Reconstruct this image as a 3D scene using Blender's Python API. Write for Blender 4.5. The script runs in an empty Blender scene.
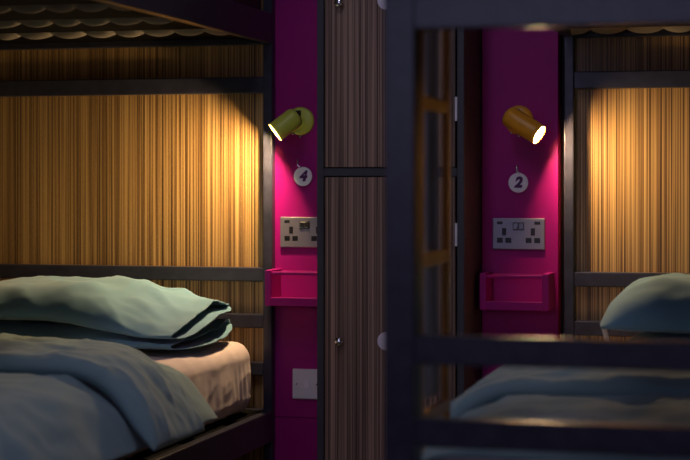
import bpy, bmesh, math, random
from mathutils import Vector, Matrix, noise
R = math.radians
sc = bpy.context.scene
COL = sc.collection
W = 4.79                       # face of the wall behind the bed heads
random.seed(4)

# ------------------------------------------------------------------ materials
def mat(name, col, rough=.6, metal=0., spec=.5, sheen=0., coat=0.):
    m = bpy.data.materials.new(name); m.use_nodes = True
    b = m.node_tree.nodes['Principled BSDF']
    b.inputs['Base Color'].default_value = (*col, 1)
    b.inputs['Roughness'].default_value = rough
    b.inputs['Metallic'].default_value = metal
    b.inputs['Specular IOR Level'].default_value = spec
    b.inputs['Sheen Weight'].default_value = sheen
    b.inputs['Coat Weight'].default_value = coat
    return m

def nodes(m):
    return m.node_tree.nodes, m.node_tree.links, m.node_tree.nodes['Principled BSDF']

def add_bump(m, scale=(80, 80, 80), strength=.15, dist=.002, detail=3.):
    n, l, b = nodes(m)
    tc = n.new('ShaderNodeTexCoord'); mp = n.new('ShaderNodeMapping')
    mp.inputs['Scale'].default_value = scale
    nz = n.new('ShaderNodeTexNoise'); nz.inputs['Scale'].default_value = 1.; nz.inputs['Detail'].default_value = detail
    bp = n.new('ShaderNodeBump'); bp.inputs['Strength'].default_value = strength; bp.inputs['Distance'].default_value = dist
    l.new(tc.outputs['Object'], mp.inputs[0]); l.new(mp.outputs[0], nz.inputs['Vector'])
    l.new(nz.outputs[0], bp.inputs['Height']); l.new(bp.outputs[0], b.inputs['Normal'])
    return m

def mottled(name, c0, c1, scale, rough=.6, **k):
    m = mat(name, c0, rough, **k); n, l, b = nodes(m)
    tc = n.new('ShaderNodeTexCoord'); mp = n.new('ShaderNodeMapping'); mp.inputs['Scale'].default_value = scale
    nz = n.new('ShaderNodeTexNoise'); nz.inputs['Scale'].default_value = 1; nz.inputs['Detail'].default_value = 4
    cr = n.new('ShaderNodeValToRGB')
    cr.color_ramp.elements[0].position = .35; cr.color_ramp.elements[0].color = (*c0, 1)
    cr.color_ramp.elements[1].position = .65; cr.color_ramp.elements[1].color = (*c1, 1)
    l.new(tc.outputs['Object'], mp.inputs[0]); l.new(mp.outputs[0], nz.inputs['Vector'])
    l.new(nz.outputs[0], cr.inputs[0]); l.new(cr.outputs[0], b.inputs['Base Color'])
    return m

def zebrano(name, dark, mid, light, seed, rough=.5, fq=270):
    """Straight-grained veneer: upright stripes, a few mm to a few cm wide."""
    m = mat(name, mid, rough); n, l, b = nodes(m)
    tc = n.new('ShaderNodeTexCoord')
    mix = None
    vals = []
    for sx, sz, off in ((fq, .5, 0), (fq*2.6, 1.3, 7), (fq*.22, .25, 13)):
        mp = n.new('ShaderNodeMapping'); mp.inputs['Scale'].default_value = (sx, 1, sz)
        mp.inputs['Location'].default_value = (seed + off, 3 * off, seed)
        nz = n.new('ShaderNodeTexNoise'); nz.inputs['Scale'].default_value = 1.; nz.inputs['Detail'].default_value = 2.
        l.new(tc.outputs['Object'], mp.inputs[0]); l.new(mp.outputs[0], nz.inputs['Vector']); vals.append(nz.outputs[0])
    a = n.new('ShaderNodeMath'); a.operation = 'MULTIPLY_ADD'; a.inputs[1].default_value = .50
    l.new(vals[0], a.inputs[0])
    c = n.new('ShaderNodeMath'); c.operation = 'MULTIPLY'; c.inputs[1].default_value = .42; l.new(vals[1], c.inputs[0])
    l.new(c.outputs[0], a.inputs[2])
    d = n.new('ShaderNodeMath'); d.operation = 'MULTIPLY_ADD'; d.inputs[1].default_value = .08
    l.new(vals[2], d.inputs[0]); l.new(a.outputs[0], d.inputs[2])
    cr = n.new('ShaderNodeValToRGB'); e = cr.color_ramp.elements
    e[0].position = .43; e[0].color = (*dark, 1)
    e[1].position = .585; e[1].color = (*light, 1)
    x = e.new(.50); x.color = (*mid, 1)
    l.new(d.outputs[0], cr.inputs[0]); l.new(cr.outputs[0], b.inputs['Base Color'])
    return m

M = {}
M['frame'] = mottled('charcoal_painted_steel', (.030, .030, .046), (.042, .042, .064), (30, 30, 30), .32, spec=.3)
M['slat'] = mat('dark_slat_board', (.006, .005, .005), .9, spec=.05)
M['zebra'] = zebrano('golden_zebrano_veneer', (.075, .036, .012), (.36, .195, .062), (.66, .42, .15), 2.3, .45)
M['zebra_door'] = zebrano('brown_zebrano_veneer', (.08, .045, .03), (.235, .145, .10), (.45, .29, .20), 9.1, .5, 190)
M['purple'] = add_bump(mat('magenta_purple_paint', (.36, .001, .185), .5, spec=.3), (140, 140, 140), .08, .001)
M['locker_frame'] = mat('dark_grey_laminate', (.05, .05, .058), .5)
M['locker_side'] = mat('brown_laminate', (.075, .045, .042), .6, spec=.3)
M['chrome'] = mat('chrome', (.75, .75, .78), .16, 1.)
M['brushed'] = add_bump(mat('brushed_steel', (.31, .29, .33), .42, .7), (400, 20, 20), .1, .0005)
M['black'] = mat('black_plastic', (.008, .008, .009), .35)
M['white'] = mat('white_plastic', (.78, .77, .80), .4)
M['tag'] = mat('white_enamel', (.86, .82, .90), .5)
M['digit'] = mat('dark_purple_ink', (.085, .004, .10), .5)
M['lime'] = mat('lime_green_enamel', (.64, .72, .09), .38)
M['orange'] = mat('orange_enamel', (.92, .41, .025), .38)
M['teal'] = add_bump(mat('teal_grey_cotton', (.15, .30, .385), .85, sheen=.25, spec=.2), (900, 900, 900), .2, .0006, 2)
M['duvet'] = add_bump(mat('teal_grey_cotton_duvet', (.195, .31, .325), .85, sheen=.25, spec=.2), (900, 900, 900), .2, .0006, 2)
M['sheet'] = add_bump(mat('cream_cotton_sheet', (.72, .58, .55), .85, sheen=.15, spec=.2), (900, 900, 900), .2, .0006, 2)
M['ticking'] = mat('beige_mattress_ticking', (.24, .20, .155), .9)
M['ladder'] = mottled('varnished_orange_pine', (.66, .28, .045), (.82, .37, .07), (40, 40, 6), .32)
M['cloth'] = mottled('grey_towel_cotton', (.22, .23, .29), (.78, .79, .90), (45, 45, 1.2), .8)
M['label'] = mat('cream_care_label', (.75, .68, .55), .8)
M['plaster'] = add_bump(mat('off_white_plaster', (.22, .20, .20), .85), (60, 60, 60), .1, .002)
M['wall_dark'] = mat('dark_wall_board', (.02, .017, .017), .7)
M['carpet'] = mottled('grey_brown_carpet', (.10, .085, .075), (.16, .14, .12), (120, 120, 120), .95)
def emit(name, col, s):
    m = bpy.data.materials.new(name); m.use_nodes = True
    b = m.node_tree.nodes['Principled BSDF']
    b.inputs['Base Color'].default_value = (*col, 1)
    b.inputs['Emission Color'].default_value = (*col, 1); b.inputs['Emission Strength'].default_value = s
    return m
M['bulb'] = emit('warm_led_lens', (1., .68, .35), 1650.)
M['bulb_soft'] = emit('warm_led_lens_dimmed', (1., .68, .35), 800.)
M['fill_panel'] = emit('cool_fill_diffuser', (.80, .74, 1.), 8.)  # emission of the added ceiling fill light
M['fill_pane'] = emit('cool_fill_pane', (.62, .60, 1.), 3.2)  # emission of the added fill window

# ------------------------------------------------------------------ mesh helpers
def link(name, bm, m, parent=None, smooth=False, bev=0., seg=2):
    me = bpy.data.meshes.new(name)
    bmesh.ops.recalc_face_normals(bm, faces=bm.faces)
    bm.to_mesh(me); bm.free(); me.materials.append(m)
    if smooth:
        for p in me.polygons: p.use_smooth = True
    o = bpy.data.objects.new(name, me); COL.objects.link(o)
    if parent: o.parent = parent
    if bev:
        md = o.modifiers.new('bevel', 'BEVEL'); md.width = bev; md.segments = seg; md.limit_method = 'ANGLE'
    return o

def box(bm, x0, x1, y0, y1, z0, z1):
    v = [bm.verts.new(p) for p in ((x0,y0,z0),(x1,y0,z0),(x1,y1,z0),(x0,y1,z0),(x0,y0,z1),(x1,y0,z1),(x1,y1,z1),(x0,y1,z1))]
    for f in ((0,3,2,1),(4,5,6,7),(0,1,5,4),(1,2,6,5),(2,3,7,6),(3,0,4,7)): bm.faces.new([v[i] for i in f])
    return bm

def BX(*a):
    return box(bmesh.new(), *a)

def lathe(prof, axis=(0,0,1), origin=(0,0,0), n=40, cap0=True, cap1=True):
    """Profile of (radius, height) turned about an axis."""
    bm = bmesh.new(); ax = Vector(axis).normalized()
    q = Vector((0,0,1)).rotation_difference(ax).to_matrix(); o = Vector(origin); rings = []
    for r, h in prof:
        rings.append([bm.verts.new(o + q @ Vector((r*math.cos(2*math.pi*k/n), r*math.sin(2*math.pi*k/n), h))) for k in range(n)])
    for a, b in zip(rings, rings[1:]):
        for k in range(n): bm.faces.new((a[k], a[(k+1)%n], b[(k+1)%n], b[k]))
    if cap0: bm.faces.new(rings[0][::-1])
    if cap1: bm.faces.new(rings[-1])
    return bm

def tube(pts, r, n=10):
    bm = bmesh.new(); pts = [Vector(p) for p in pts]; rings = []
    for i, p in enumerate(pts):
        d = (pts[min(i+1, len(pts)-1)] - pts[max(i-1, 0)]).normalized()
        u = d.orthogonal().normalized() if i == 0 else (u - d*u.dot(d)).normalized()
        v = d.cross(u)
        rings.append([bm.verts.new(p + r*(math.cos(2*math.pi*k/n)*u + math.sin(2*math.pi*k/n)*v)) for k in range(n)])
    for a, b in zip(rings, rings[1:]):
        for k in range(n): bm.faces.new((a[k], a[(k+1)%n], b[(k+1)%n], b[k]))
    bm.faces.new(rings[0][::-1]); bm.faces.new(rings[-1])
    return bm

def thing(name, label, cat, loc=(0,0,0), group=None):
    o = bpy.data.objects.new(name, None); COL.objects.link(o); o.empty_display_size = .05
    o.location = loc; o['label'] = label; o['category'] = cat
    if group: o['group'] = group
    return o

def tag(o, label, cat, group=None):
    o['label'] = label; o['category'] = cat
    if group: o['group'] = group
    return o

def struct(o):
    o['kind'] = 'structure'; return o

def under(o, root):
    """Parent a mesh built in world coordinates under its thing, keeping it where it is."""
    o.parent = root; o.matrix_parent_inverse = Matrix.Translation(-root.location)
    return o

def smooth01(t):
    t = max(0., min(1., t)); return t*t*(3-2*t)

def fr(x, y, z, o=4):
    return noise.fractal(Vector((x, y, z)), 1., 2., o)

def ridge(x, y, z):
    return 1 - abs(noise.noise(Vector((x, y, z))))*2

# ------------------------------------------------------------------ room shell
X0, X1, Y0, ZC = -2.62, .62, -1.6, 2.55
struct(link('floor', BX(X0-.1, X1+.1, Y0-.1, W+.15, -.08, 0), M['carpet']))
struct(link('ceiling', BX(X0-.1, X1+.1, Y0-.1, W+.15, ZC, ZC+.08), M['plaster']))
struct(link('wall_back', BX(X0-.1, X1+.1, W+.051, W+.15, 0, ZC), M['wall_dark']))
struct(link('wall_left', BX(X0-.1, X0, Y0, W+.051, 0, ZC), M['plaster']))
struct(link('wall_right', BX(X1, X1+.1, Y0, W+.051, 0, ZC), M['plaster']))
bm = BX(X0, -1.9, Y0-.1, Y0, 0, ZC); box(bm, -.1, X1, Y0-.1, Y0, 0, ZC)
box(bm, -1.9, -.1, Y0-.1, Y0, 0, 1.0); box(bm, -1.9, -.1, Y0-.1, Y0, 2.2, ZC)
struct(link('wall_front', bm, M['plaster']))
bm = BX(-1.9, -1.84, Y0-.09, Y0-.02, 1.0, 2.2); box(bm, -.16, -.1, Y0-.09, Y0-.02, 1.0, 2.2)
box(bm, -1.84, -.16, Y0-.09, Y0-.02, 1.0, 1.06); box(bm, -1.84, -.16, Y0-.09, Y0-.02, 2.14, 2.2)
box(bm, -1.03, -.97, Y0-.09, Y0-.02, 1.06, 2.14)
win = struct(link('fill_window_1', bm, M['white']))  # added window behind the camera, unseen, a source of cool fill
link('fill_window_pane', BX(-1.84, -.16, Y0-.06, Y0-.05, 1.06, 2.14), M['fill_pane'], win)

struct(link('wall_light_block', BX(X0, -1.62, 2.58, 2.66, 0, ZC), M['plaster']))  # added out of view to keep the fill off the left bed
t = thing('fill_ceiling_light', 'added ceiling fill light over the aisle between the bunks, out of view', 'ceiling light', (-1.07, 2.8, ZC))  # unseen fitting added to light the aisle and locker
bm = BX(-1.22, -.92, 2.2, 2.22, ZC-.04, ZC); box(bm, -1.22, -.92, 3.38, 3.4, ZC-.04, ZC)
box(bm, -1.22, -1.20, 2.22, 3.38, ZC-.04, ZC); box(bm, -.94, -.92, 2.22, 3.38, ZC-.04, ZC)
under(link('fill_light_frame', bm, M['white'], bev=.002), t)
under(link('diffuser', BX(-1.20, -.94, 2.22, 3.38, ZC-.03, ZC-.02), M['fill_panel']), t)

# purple wall boards beside the locker, each with a lower board under a thin joint
for i, (xa, xb) in enumerate(((-1.512, -1.30), (-.89, -.678))):
    struct(link('trim_%d' % (2*i+1), BX(xa, xb, W, W+.05, .2725, ZC), M['purple'], bev=.001))
    struct(link('trim_%d' % (2*i+2), BX(xa, xb, W, W+.05, 0, .2705), M['purple'], bev=.001))

# veneered headboard panels
tag(link('headboard_panel', BX(-2.60, -1.514, W+.003, W+.050, 0, 2.30), M['zebra'], bev=.001),
    'golden striped wood wall panel behind the left bunk bed', 'wall panel', 'striped wood headboard panels')
tag(link('headboard_panel', BX(-.651, .60, W+.003, W+.050, 0, 2.30), M['zebra'], bev=.001),
    'golden striped wood wall panel behind the right bunk bed', 'wall panel', 'striped wood headboard panels')

# ------------------------------------------------------------------ bunk beds
FY, HY, PD, PW, BW = 2.74, 4.756, .033, .027, .94
HEADRAILS = ((.660, .700), (.527, .567), (.392, .430), (.258, .296), (1.198, 1.245), (1.337, 1.425), (1.60, 1.64))
def bunk_bed(x0, label, slat_y0):
    t = thing('bunk_bed', label, 'bunk bed', (x0+BW/2, (FY+HY+PD)/2, 0), 'dark metal bunk beds')
    x1 = x0 + BW
    for xa in (x0, x1-PW):
        for ya in (FY, HY):
            g = .012 if ya == FY else 0.                     # the foot posts are stouter
            under(link('post', BX(xa-g, xa+PW+g, ya, ya+PD+2*g, .0, 1.72), M['frame'], bev=.003), t)
    for ya in (FY, HY):
        for za, zb in HEADRAILS:
            under(link('end_rail', BX(x0+PW, x1-PW, ya+.002, ya+.030, za-(.006 if ya == FY else 0), zb), M['frame'], bev=.003), t)
    for xa in (x0, x1-.026):
        under(link('side_rail', BX(xa, xa+.026, FY+PD+.018, HY, .205, .293), M['frame'], bev=.003), t)
        under(link('side_rail', BX(xa, xa+.026, FY+PD+.018, HY, 1.340, 1.425), M['frame'], bev=.003), t)
        under(link('guard_rail', BX(xa, xa+.026, FY+PD+.018, HY, 1.60, 1.64), M['frame'], bev=.003), t)
    n = 0
    for k in range(6):                                     # lower base
        y = FY+.10+k*.34
        under(link('slat', BX(x0+.026, x1-.026, y, y+.24, .272, .293), M['slat'], bev=.002), t)
    y = slat_y0
    while y > FY+.05:                                      # upper base: wide boards, narrow gaps
        under(link('slat', BX(x0+.026, x1-.026, max(y-.27, FY+.05), y, 1.354, 1.376), M['slat'], bev=.002), t)
        y -= .35
    under(link('slat', BX(x0+.026, x1-.026, slat_y0+.08, HY, 1.354, 1.376), M['slat'], bev=.002), t)
    return t

LX, RX = -1.4895-BW, -.6575
LS, RS = 4.42, 4.30
bunk_bed(LX, 'dark metal bunk bed on the left, its right head post beside the green lamp', LS)
bunk_bed(RX, 'dark metal bunk bed on the right, its blurred foot rails in the foreground', RS)

# ------------------------------------------------------------------ mattresses
def lower_mattress(x0, x1, label, seed):
    """Rounded block in a fitted sheet, puckered along the sides."""
    bm = bmesh.new(); nx, ny, nz = 40, 84, 12
    cx, cy, cz = (x0+x1)/2, (FY+.08+4.705)/2, .398; hx, hy, hz = (x1-x0)/2, (4.705-FY-.08)/2, .102
    bmesh.ops.create_cube(bm, size=2)
    bmesh.ops.subdivide_edges(bm, edges=bm.edges[:], cuts=110, use_grid_fill=True)
    for v in bm.verts:
        yy = 1-2*(1-(v.co.y+1)/2)**1.9                      # finer towards the head
        p = Vector((v.co.x*hx, yy*hy, v.co.z*hz))
        r = .05
        q = Vector((max(-hx+r, min(hx-r, p.x)), max(-hy+r, min(hy-r, p.y)), max(-hz+r, min(hz-r, p.z))))
        d = p-q; nrm = d.normalized() if d.length > 1e-6 else Vector((0,0,0))
        p = q + nrm*r if d.length > 1e-6 else p
        side = smooth01((hz-.02-p.z)/(2*hz)*1.6)
        w = .0025*ridge(p.x*9+seed, p.y*11, p.z*5) + .002*fr(p.x*14, p.y*14+seed, p.z*9)
        w += .0013*ridge(p.x*20+p.z*14, p.y*17-p.z*10, p.z*12+seed)*(.35+side)
        w += .0030*side*math.sin((p.y+p.x)*150 + 4*noise.noise(Vector((p.x*8, p.y*8, seed)))+p.z*30)*smooth01(.5+noise.noise(Vector((p.x*4, p.y*5, seed+3)))*1.6)
        p += nrm*(w-.004)
        v.co = p+Vector((cx, cy, cz))
    o = link('mattress', bm, M['sheet'], smooth=True)
    return tag(o, label, 'mattress', 'cream sheeted lower mattresses')
lower_mattress(LX+.032, LX+BW-.032, 'lower mattress in a cream fitted sheet under the left teal pillows', 1.)
lower_mattress(RX+.032, RX+BW-.032, 'lower mattress in a cream fitted sheet hidden behind the right foot rails', 5.)

def upper_mattress(x0, x1, s0, label):
    """Its underside bulges down in scallops through the gaps between the boards."""
    bm = bmesh.new(); nx, ny = 200, 260; ya, yb = FY+.06, HY-.01; vs = []
    for j in range(ny+1):
        y = ya+(yb-ya)*j/ny; row = []
        g = ((s0+.08-y) % .35)/.08                     # 0..1 inside a gap
        bell = math.sin(math.pi*g)**.7 if 0 < g < 1 else 0.
        k = math.floor((s0+.08-y)/.35)
        for i in range(nx+1):
            x = x0+(x1-x0)*i/nx
            s = abs(math.sin(math.pi*(x/.088+k*.37+.35*noise.noise(Vector((x*4, k*3.3, 0))))))**.6
            row.append(bm.verts.new((x, y, 1.378-bell*(.025+.014*s))))
        vs.append(row)
    for j in range(ny):
        for i in range(nx): bm.faces.new((vs[j][i], vs[j][i+1], vs[j+1][i+1], vs[j+1][i]))
    box(bm, x0, x1, ya, yb, 1.379, 1.52)
    return tag(link('mattress', bm, M['ticking'], smooth=True), label, 'mattress', 'upper mattresses')
upper_mattress(LX+.03, LX+BW-.03, LS, 'pale scalloped mattress underside on the boards of the left top bunk')
upper_mattress(RX+.03, RX+BW-.03, RS, 'pale scalloped mattress underside on the boards of the right top bunk')

# ------------------------------------------------------------------ pillows
def pillow(xc, yc, zc, w, d, top, bot, label, seed, open_end=1, droop=.0, back=.0, group='teal pillows', sag=0., seam=.24):
    """A filled pillowcase: closed seam at one end, an open hem at the other (open_end = +1 right, -1 left)."""
    bm = bmesh.new(); nu, nv = 110, 96; rings = []
    for i in range(nu+1):
        u = i/nu
        e = 1-(1-u)**2.6                                     # denser at the hem
        x = (e-.5)*w
        close = math.sin(math.pi/2*min(1., e/seam))**.6
        fill = smooth01((1-e)/.42)**.75
        ring = []
        for k in range(nv):
            a = 2*math.pi*k/nv; c, s = math.cos(a), math.sin(a)
            cc = math.copysign(abs(c)**.86, c)
            lens = max(0., 1-abs(cc)**2.7)**.62
            hem = .010*(1-smooth01((1-e)/.10))
            if s >= 0: z = (top*(.10+.90*fill)*close*lens) + hem*lens + .003
            else:      z = -(bot*(.25+.75*fill)*close*lens) - hem*lens*.5 - .003
            corner = 1-.045*(abs(cc)**3)*(1-smooth01(min(e, 1-e)/.25))
            narrow = 1-.05*smooth01(1-abs(e-.45)*2)*abs(cc)
            y = cc*d/2*narrow
            xx = x*corner
            if e > .8 and s < 0: xx += .022*smooth01((e-.8)/.2)*lens
            end = smooth01((e-.45)/.5); tip = max(end, .8*(1-smooth01(e/.4)))
            # cloth: soft dents all over, pulled folds running in from the hem
            wr = .0075*fr(xx*5+seed, y*7, s*.6+seed, 3) + .005*ridge(xx*7+y*9+seed, y*5-xx*3, seed) + .0025*ridge(xx*19-y*9+seed, y*16+xx*5, seed)
            cr = max(0., ridge(y*9+xx*6+seed*2.1, xx*3.2-y*1.5, seed))
            wr += .016*tip*cr*cr*lens*(1-.85*smooth01((e-.78)/.2))
            wr += .012*tip*(1-.7*smooth01((e-.8)/.2))*ridge(y*11+seed*1.7+.8*xx, xx*2.2, s*.4+seed)*lens
            wr += .004*tip*(1-smooth01((e-.8)/.15))*math.sin(y*70+9*noise.noise(Vector((xx*4, y*4, seed))))*lens*(1 if s > 0 else .4)
            z += (wr-.004)*(1 if s > 0 else .35)*close
            front = smooth01((-y/d+.5-.35)/.65); rear = smooth01((y/d+.5-.5)/.5)
            z += -droop*front*end + back*rear*end - sag*front
            ring.append(bm.verts.new((xc+open_end*xx, yc+y, zc+z)))
        rings.append(ring)
    for a, b in zip(rings, rings[1:]):
        for k in range(nv): bm.faces.new((a[k], a[(k+1)%nv], b[(k+1)%nv], b[k]))
    bm.faces.new(rings[0])
    o = link('pillow', bm, M['teal'], smooth=True)
    so = o.modifiers.new('cloth', 'SOLIDIFY'); so.thickness = .0025; so.offset = -1
    # stitched hem round the opening
    tb = bmesh.new()
    return tag(o, label, 'pillow', group)

pillow(-1.94, 4.41, .530, .76, .47, .040, .022, 'lower teal pillow, squashed beneath the other on the left bed', 3.1, 1, .006, .02)
pillow(-1.935, 4.405, .600, .75, .46, .080, .018, 'plump upper teal pillow on the left bed', 8.4, 1, .045, .0, sag=.005, seam=.42)
pillow(-.085, 4.41, .530, .76, .47, .042, .022, 'lower teal pillow, squashed beneath the other on the right bed', 5.7, 1, .006, .02)
up = pillow(-.130, 4.405, .604, .75, .46, .105, .018, 'plump upper teal pillow on the right bed', 2.2, 1, .02, .0, sag=.005)

lb = bmesh.new()
q = [lb.verts.new(p) for p in ((-.508, 4.330, .592), (-.494, 4.322, .590), (-.480, 4.300, .548), (-.490, 4.300, .542))]
lb.faces.new(q)
lo = link('care_label', lb, M['label'], up); lo['label'] = 'small cream fabric label'
lo.modifiers.new('thickness', 'SOLIDIFY').thickness = .001

# ------------------------------------------------------------------ duvets
def slab(bm, x0, x1, ya, yb, z0, half, rad, drop, seed, edge_side, yshift=None, puff=0.):
    """A quilted layer lying over the mattress and hanging over its sides."""
    nx, ny = 130, 90
    L = (x1-x0)
    TH = R(52); arc = rad*TH
    total = L+2*(arc+drop)
    def centre(s):
        # s from 0 to total across the bed -> x, z, normal
        t = s-(arc+drop)
        if t < 0:
            q = -t; sg = -1; xe = x0
        elif t > L:
            q = t-L; sg = 1; xe = x1
        else:
            return x0+t, z0, Vector((0,0,1))
        if q < arc:
            th = q/rad; return xe+sg*rad*math.sin(th), z0-rad*(1-math.cos(th)), Vector((sg*math.sin(th), 0, math.cos(th)))
        return xe+sg*(rad*math.sin(TH)+(q-arc)*math.cos(TH)), z0-rad*(1-math.cos(TH))-(q-arc)*math.sin(TH), Vector((sg*math.sin(TH), 0, math.cos(TH)))
    top, bot = [], []
    for j in range(ny+1):
        b = -1+2*j/ny; rt, rb = [], []
        b2 = math.copysign(1-(1-abs(b))**1.6, b)
        for i in range(nx+1):
            a = -1+2*i/nx; a2 = math.copysign(1-(1-abs(a))**1.25, a)
            s = total*(a2+1)/2
            y = (ya+yb)/2+(yb-ya)/2*b2
            x, z, nrm = centre(s)
            dy = 0.
            t = (s-total/2)/(total/2)
            if yshift: dy = yshift(t, b2)
            prof = (max(0, 1-abs(a2)**12)**.5)*(max(0, 1-abs(b2)**10)**.5)
            h = half*prof
            w = .012*fr(x*3+seed, y*3.2, z*2+seed, 3)+.010*ridge(x*3.1+y*4.2+seed, y*2.4-x*2.6, seed+z*2)
            w += .008*ridge(x*8-y*5+seed, y*6+x*3, z*6)+.003*ridge(x*21+y*9, y*15-x*12+seed, z*15)+ .004*fr(x*12, y*12, z*12+seed, 3)
            w += puff*(1-t*t)*(1-b2*b2)
            p = Vector((x, y+dy, z))
            if edge_side < 0: p.x = max(p.x, -.636-.16*smooth01((y-3.28)/.3))   # held in by the ladder
            rt.append(bm.verts.new(p+nrm*(h+(w-.016)*prof)))
            rb.append(bm.verts.new(p-nrm*h*.7+Vector((0, 0, 0))) if 0 < i < nx and 0 < j < ny else rt[-1])
        top.append(rt); bot.append(rb)
    for j in range(ny):
        for i in range(nx):
            bm.faces.new((top[j][i], top[j][i+1], top[j+1][i+1], top[j+1][i]))
            q = [bot[j][i], bot[j+1][i], bot[j+1][i+1], bot[j][i+1]]
            if len(set(q)) == 4:
                try: bm.faces.new(q)
                except ValueError: pass
def duvet(x0, x1, label, seed, side, dz=0.):
    bm = bmesh.new()
    slab(bm, x0+.075, x1-.075, FY+.09, 4.03, .503+dz*.4, .016, .17, .085, seed, side, puff=.010)
    o = link('duvet', bm, M['duvet'], smooth=True)
    bm = bmesh.new()
    def ysh(t, b):
        k = smooth01((t*side+.15)/.95)
        return -k*(.24*(b+1)/2 + .05*(1-b)/2) + .012*math.sin(t*9+seed)
    slab(bm, x0+.07, x1-.07, 3.55, 4.06, .537+dz, .032, .20, .11, seed+4.7, side, ysh, puff=.003)
    link('turned_back_fold', bm, M['duvet'], o, smooth=True)
    return tag(o, label, 'duvet', 'teal duvets')
duvet(LX+.02, LX+BW-.02, 'teal duvet folded back on the cream sheet of the left bed', 2.4, 1)
duvet(RX+.02, RX+BW-.02, 'teal duvet folded back on the right bed, seen between the foot rails', 7.9, -1, -.016)

# ------------------------------------------------------------------ locker between the beds
kx0, kx1, kY = -1.2975, -.8935, W-.24
t = thing('locker', 'tall dark framed locker with two brown striped wood doors between the purple walls', 'locker', ((kx0+kx1)/2, W-.12, 0))
fr_w = .0185
bm = BX(kx0, kx0+fr_w, kY, W+.019, 0, 2.2); 
box(bm, kx0+fr_w, kx1-fr_w, kY, W+.019, 2.18, 2.2); box(bm, kx0+fr_w, kx1-fr_w, kY, W+.019, 0, .05)
box(bm, kx0+fr_w, kx1-fr_w, kY, W+.019, .9605, .9815)
box(bm, kx0+fr_w, kx1-fr_w, W+.005, W+.019, .05, 2.18)
box(bm, kx1-fr_w, kx1, kY, kY+.02, 0, 2.2)
under(link('carcass', bm, M['locker_frame'], bev=.001), t)
under(link('side_panel', BX(kx1-fr_w, kx1, kY+.0205, W+.019, 0, 2.2), M['locker_side'], bev=.001), t)
for za, zb, kz, hz in ((.053, .9575, .516, ((.775, .836),)), (.9845, 2.177, 1.427, ((1.106, 1.170),))):
    d = under(link('door', BX(kx0+fr_w+.003, kx1-fr_w-.005, kY+.001, kY+.019, za, zb), M['zebra_door'], bev=.001), t)
    kb = lathe([(.005, 0), (.005, .010), (.010, .011), (.0125, .015), (.012, .021), (.007, .025)], (0,-1,0), (kx0+.065, kY+.001, kz), 24)
    link('knob', kb, M['chrome'], d, smooth=True).matrix_parent_inverse = Matrix()
    for ha, hb in hz:
        hbm = BX(kx1-fr_w-.0055, kx1-fr_w+.0005, kY-.003, kY+.001, ha, hb)
        link('hinge', hbm, M['white'], d)
    kd = lathe([(.0245, 0), (.0245, .0025), (.0235, .0035)], (0,-1,0), (kx0+.193, kY+.0005, kz+.003), 48)
    tag(link('locker_tag', kd, M['tag'], smooth=False), 'round white tag on the %s locker door beside the blurred foot post' % ('lower' if kz < 1 else 'upper'), 'tag', 'round tags on the locker doors')

# ------------------------------------------------------------------ wall lamps
def wall_lamp(px, pz, d, ln, off, m, label, bulb):
    d = Vector(d).normalized()
    t = thing('wall_lamp', label, 'lamp', (px, W, pz), 'bedside spot lamps')
    under(link('wall_plate', lathe([(.040, 0), (.040, .006), (.038, .0095), (.030, .0125), (.012, .015)], (0,-1,0), (px, W, pz), 56), m, smooth=True), t)
    piv = Vector((px, W-off, pz))
    under(link('arm', tube([(px, W-.012, pz), piv], .007, 14), m, smooth=True), t)
    br = BX(-.007, .007, -.006, .006, -.008, .008)
    for v in br.verts: v.co += Vector((px-.003, W-.018, pz+.022))
    under(link('bracket', br, M['black'], bev=.001), t)
    for sx, sz in ((-.020, -.035), (.002, -.044)):
        under(link('screw', lathe([(.0026, 0), (.0038, .008), (.003, .013)], (0,-1,0), (px+sx, W-.004, pz+sz), 16), M['chrome'], smooth=True), t)
    prof = [(.008, -.024), (.020, -.0225), (.026, -.018), (.029, -.010), (.029, .012), (.0285, ln-.012), (.028, ln),
            (.0264, ln), (.0265, ln-.006), (.0262, ln-.018), (.004, ln-.020)]
    under(link('shade', lathe(prof, d, piv, 56), m, smooth=True), t)
    under(link('bulb', lathe([(.0245, ln-.0095), (.023, ln-.0075), (.015, ln-.0060), (.004, ln-.0055)], d, piv, 48), bulb, smooth=True), t)
    return t
wall_lamp(-1.4134, 1.118, (-.74, -.31, -.60), .058, .095, M['lime'], 'lime green spot lamp on the purple wall above the number 4 tag', M['bulb'])
wall_lamp(-.7863, 1.1156, (.85, -.20, -.52), .088, .092, M['orange'], 'orange spot lamp on the purple wall above the number 2 tag', M['bulb_soft'])

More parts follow.
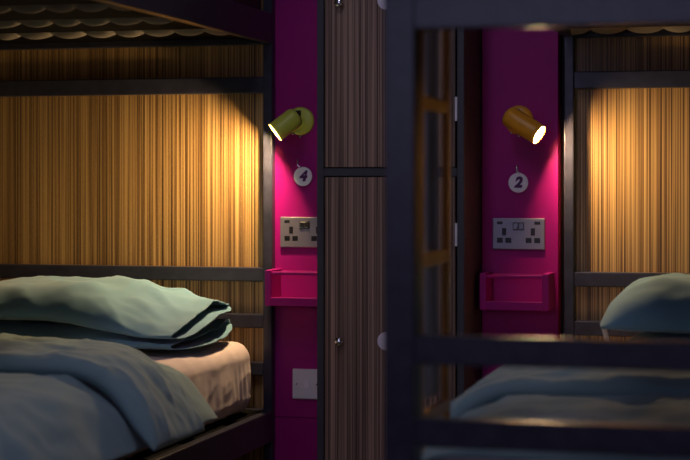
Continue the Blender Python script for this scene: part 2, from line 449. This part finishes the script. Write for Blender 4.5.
# ------------------------------------------------------------------ number tags on hooks
def digit_mesh(ch, size):
    cu = bpy.data.curves.new('digit', 'FONT'); cu.body = ch; cu.size = size; cu.shear = .22; cu.offset = .0023
    cu.extrude = .0006; cu.align_x = 'CENTER'; cu.align_y = 'CENTER'
    ob = bpy.data.objects.new('digit', cu); COL.objects.link(ob)
    dg = bpy.context.evaluated_depsgraph_get()
    me = bpy.data.meshes.new_from_object(ob.evaluated_get(dg))
    bpy.data.objects.remove(ob); bpy.data.curves.remove(cu)
    return me
def number_tag(x, z, ch, hx, hz, label):
    h = link('wall_hook', tube([(hx, W, hz), (hx, W-.010, hz), (hx, W-.012, hz-.010), (hx+.001, W-.012, hz-.018), (hx+.006, W-.012, hz-.0215), (hx+.011, W-.012, hz-.0195)], .0026), M['chrome'], smooth=True)
    tag(h, 'small metal hook holding the number %s tag on the purple wall' % ch, 'hook', 'hooks for the number tags')
    o = link('number_tag', lathe([(.0272, 0), (.0272, .003), (.0262, .004)], (0,-1,0), (x, W-.006, z), 56), M['tag'])
    tag(o, label, 'number tag', 'round number tags')
    me = digit_mesh(ch, .039)
    me.materials.clear(); me.materials.append(M['digit'])
    me.transform(Matrix.Translation((x, W-.0107, z)) @ Matrix.Rotation(R(90), 4, 'X'))
    dobj = bpy.data.objects.new('digit', me); COL.objects.link(dobj); dobj.parent = o
number_tag(-1.405, .960, '4', -1.420, 1.008, 'round white tag reading 4 under the lime green lamp')
number_tag(-.787, .9425, '2', -.791, .991, 'round white tag reading 2 under the orange lamp')

# ------------------------------------------------------------------ sockets and switch
def double_socket(x0, zc, label):
    w, h = .146, .087; t = thing('double_socket', label, 'power socket', (x0+w/2, W, zc), 'steel double sockets'); xc = x0+w/2
    under(link('plate', BX(x0, x0+w, W-.008, W, zc-h/2, zc+h/2), M['brushed'], bev=.003, seg=3), t)
    yf = W-.0085
    for sx in (-1, 1):
        cx = xc+sx*.040
        for dx, dz, a, b in ((0, .006, .006, .0102), (-.0118, -.0175, .0082, .0072), (.0118, -.0175, .0082, .0072)):
            under(link('pin_hole', BX(cx+dx-a, cx+dx+a, yf-.0005, W-.006, zc+dz-b, zc+dz+b), M['black'], bev=.001), t)
        under(link('usb_port', BX(xc+sx*.052-.008, xc+sx*.052+.008, yf-.0005, W-.006, zc+.0265, zc+.0345), M['black'], bev=.0006), t)
        sb = BX(xc+sx*.008-.0065, xc+sx*.008+.0065, yf-.004, W-.006, zc+.0125, zc+.030)
        for v in sb.verts:
            if v.co.z > zc+.03 and v.co.y < yf-.002: v.co.y += .0035
        under(link('rocker_switch', sb, M['chrome'], bev=.0008), t)
        under(link('switch_surround', BX(xc+sx*.008-.0078, xc+sx*.008+.0078, yf-.0004, W-.006, zc+.010, zc+.032), M['black'], bev=.0006), t)
    return t
double_socket(-1.4735, .8012, 'steel double socket part hidden by the locker, below the number 4 tag')
double_socket(-.8595, .8012, 'steel double socket wholly in view below the number 2 tag')

t = thing('fused_switch', 'white fused switch plate low on the purple wall beside the locker', 'switch', (-1.394, W, .369))
under(link('plate', BX(-1.437, -1.351, W-.009, W, .326, .412), M['white'], bev=.004, seg=3), t)
under(link('fuse_holder', BX(-1.402, -1.386, W-.011, W-.005, .357, .381), M['tag'], bev=.0012), t)
for sx in (-.030, .030):
    under(link('screw', lathe([(.0028, 0), (.0028, .0012)], (0,-1,0), (-1.394+sx, W-.0088, .369), 16), M['chrome']), t)

# ------------------------------------------------------------------ bedside shelves
def shelf(x0, x1, label):
    t = thing('bedside_shelf', label, 'shelf', ((x0+x1)/2, W, .597), 'magenta bedside shelves')
    ya, z0, z1 = W-.105, .597, .697; th = .018
    for xa in (x0, x1-th):
        under(link('end_panel', BX(xa, xa+th, ya, W, z0, z1), M['purple'], bev=.0015), t)
    under(link('bottom_board', BX(x0+th, x1-th, ya+.012, W, z0, z0+.016), M['purple'], bev=.0012), t)
    under(link('front_lip', BX(x0+th, x1-th, ya, ya+.012, z0, z0+.024), M['purple'], bev=.0015), t)
    under(link('back_board', BX(x0+th, x1-th, W-.010, W, z0+.016, z1-.006), M['purple'], bev=.001), t)
    under(link('front_rail', BX(x0+th, x1-th, ya+.003, ya+.011, z1-.013, z1-.004), M['purple'], bev=.002), t)
shelf(-1.4885, -1.302, 'small magenta shelf below the part hidden steel socket')
shelf(-.877, -.6885, 'small magenta shelf below the fully seen steel socket')

# ------------------------------------------------------------------ ladder and hanging cloth at the foot of the right bunk
lx0, lx1 = -.6708, -.6588
t = thing('bunk_ladder', 'blurred orange wooden ladder against the right bunk beside its foot post', 'ladder', (-.662, 3.10, 0))
for ya in (2.975, 3.203):
    under(link('stile', BX(lx0, lx1, ya, ya+.022, 0, 1.66), M['ladder'], bev=.002), t)
for z in (.25, .53, .808, 1.086, 1.364, 1.60):
    under(link('rung', BX(lx0+.001, lx1-.001, 2.997, 3.203, z-.012, z+.012), M['ladder'], bev=.002), t)

bm = bmesh.new(); vs = []
nx, nz = 60, 60
for j in range(nz+1):
    z = .555+(1.3765-.555)*j/nz; row = []
    for i in range(nx+1):
        y = 3.066+.132*i/nx
        k = .004*math.sin(i/nx*19+.8*math.sin(z*5))+.002*noise.noise(Vector((y*22, z*1.3, .7)))
        x = -.6785+k*(1-.75*smooth01((z-1.25)/.12)) + .001*noise.noise(Vector((y*9, z*5, 2.)))
        row.append(bm.verts.new((x, y, z-.012*noise.noise(Vector((y*16, 1, 1)))*(1-j/nz))))
    vs.append(row)
row = [bm.verts.new((-.662, v.co.y, 1.3795)) for v in vs[-1]]; vs.append(row)
row = [bm.verts.new((-.651, v.co.y, 1.374)) for v in vs[-2]]; vs.append(row)
row = [bm.verts.new((-.650, v.co.y, 1.345)) for v in vs[-3]]; vs.append(row)
row = [bm.verts.new((-.650, v.co.y, 1.30)) for v in vs[-4]]; vs.append(row)
for a, b in zip(vs, vs[1:]):
    for i in range(nx): bm.faces.new((a[i], a[i+1], b[i+1], b[i]))
o = link('towel', bm, M['cloth'], smooth=True)
so = o.modifiers.new('thickness', 'SOLIDIFY'); so.thickness = .003
tag(o, 'grey cloth hanging in upright folds on the orange ladder', 'towel')

# ------------------------------------------------------------------ camera, world, render look
cam = bpy.data.cameras.new('camera'); co = bpy.data.objects.new('camera', cam); COL.objects.link(co)
cam.sensor_width = 36; cam.lens = 1750/690*36; cam.shift_y = -50/690
co.location = (0, 0, .95); co.rotation_euler = (R(90), 0, R(15)); cam.clip_start = .05
cam.dof.use_dof = True; cam.dof.focus_distance = 4.72; cam.dof.aperture_fstop = 2.8
sc.camera = co
w = bpy.data.worlds.new('world'); sc.world = w; w.use_nodes = True
w.node_tree.nodes['Background'].inputs[0].default_value = (.5, .55, .9, 1)
w.node_tree.nodes['Background'].inputs[1].default_value = .02
v = sc.view_settings; v.view_transform = 'Standard'; v.look = 'None'; v.exposure = 0; v.gamma = 1; v.use_curve_mapping = False
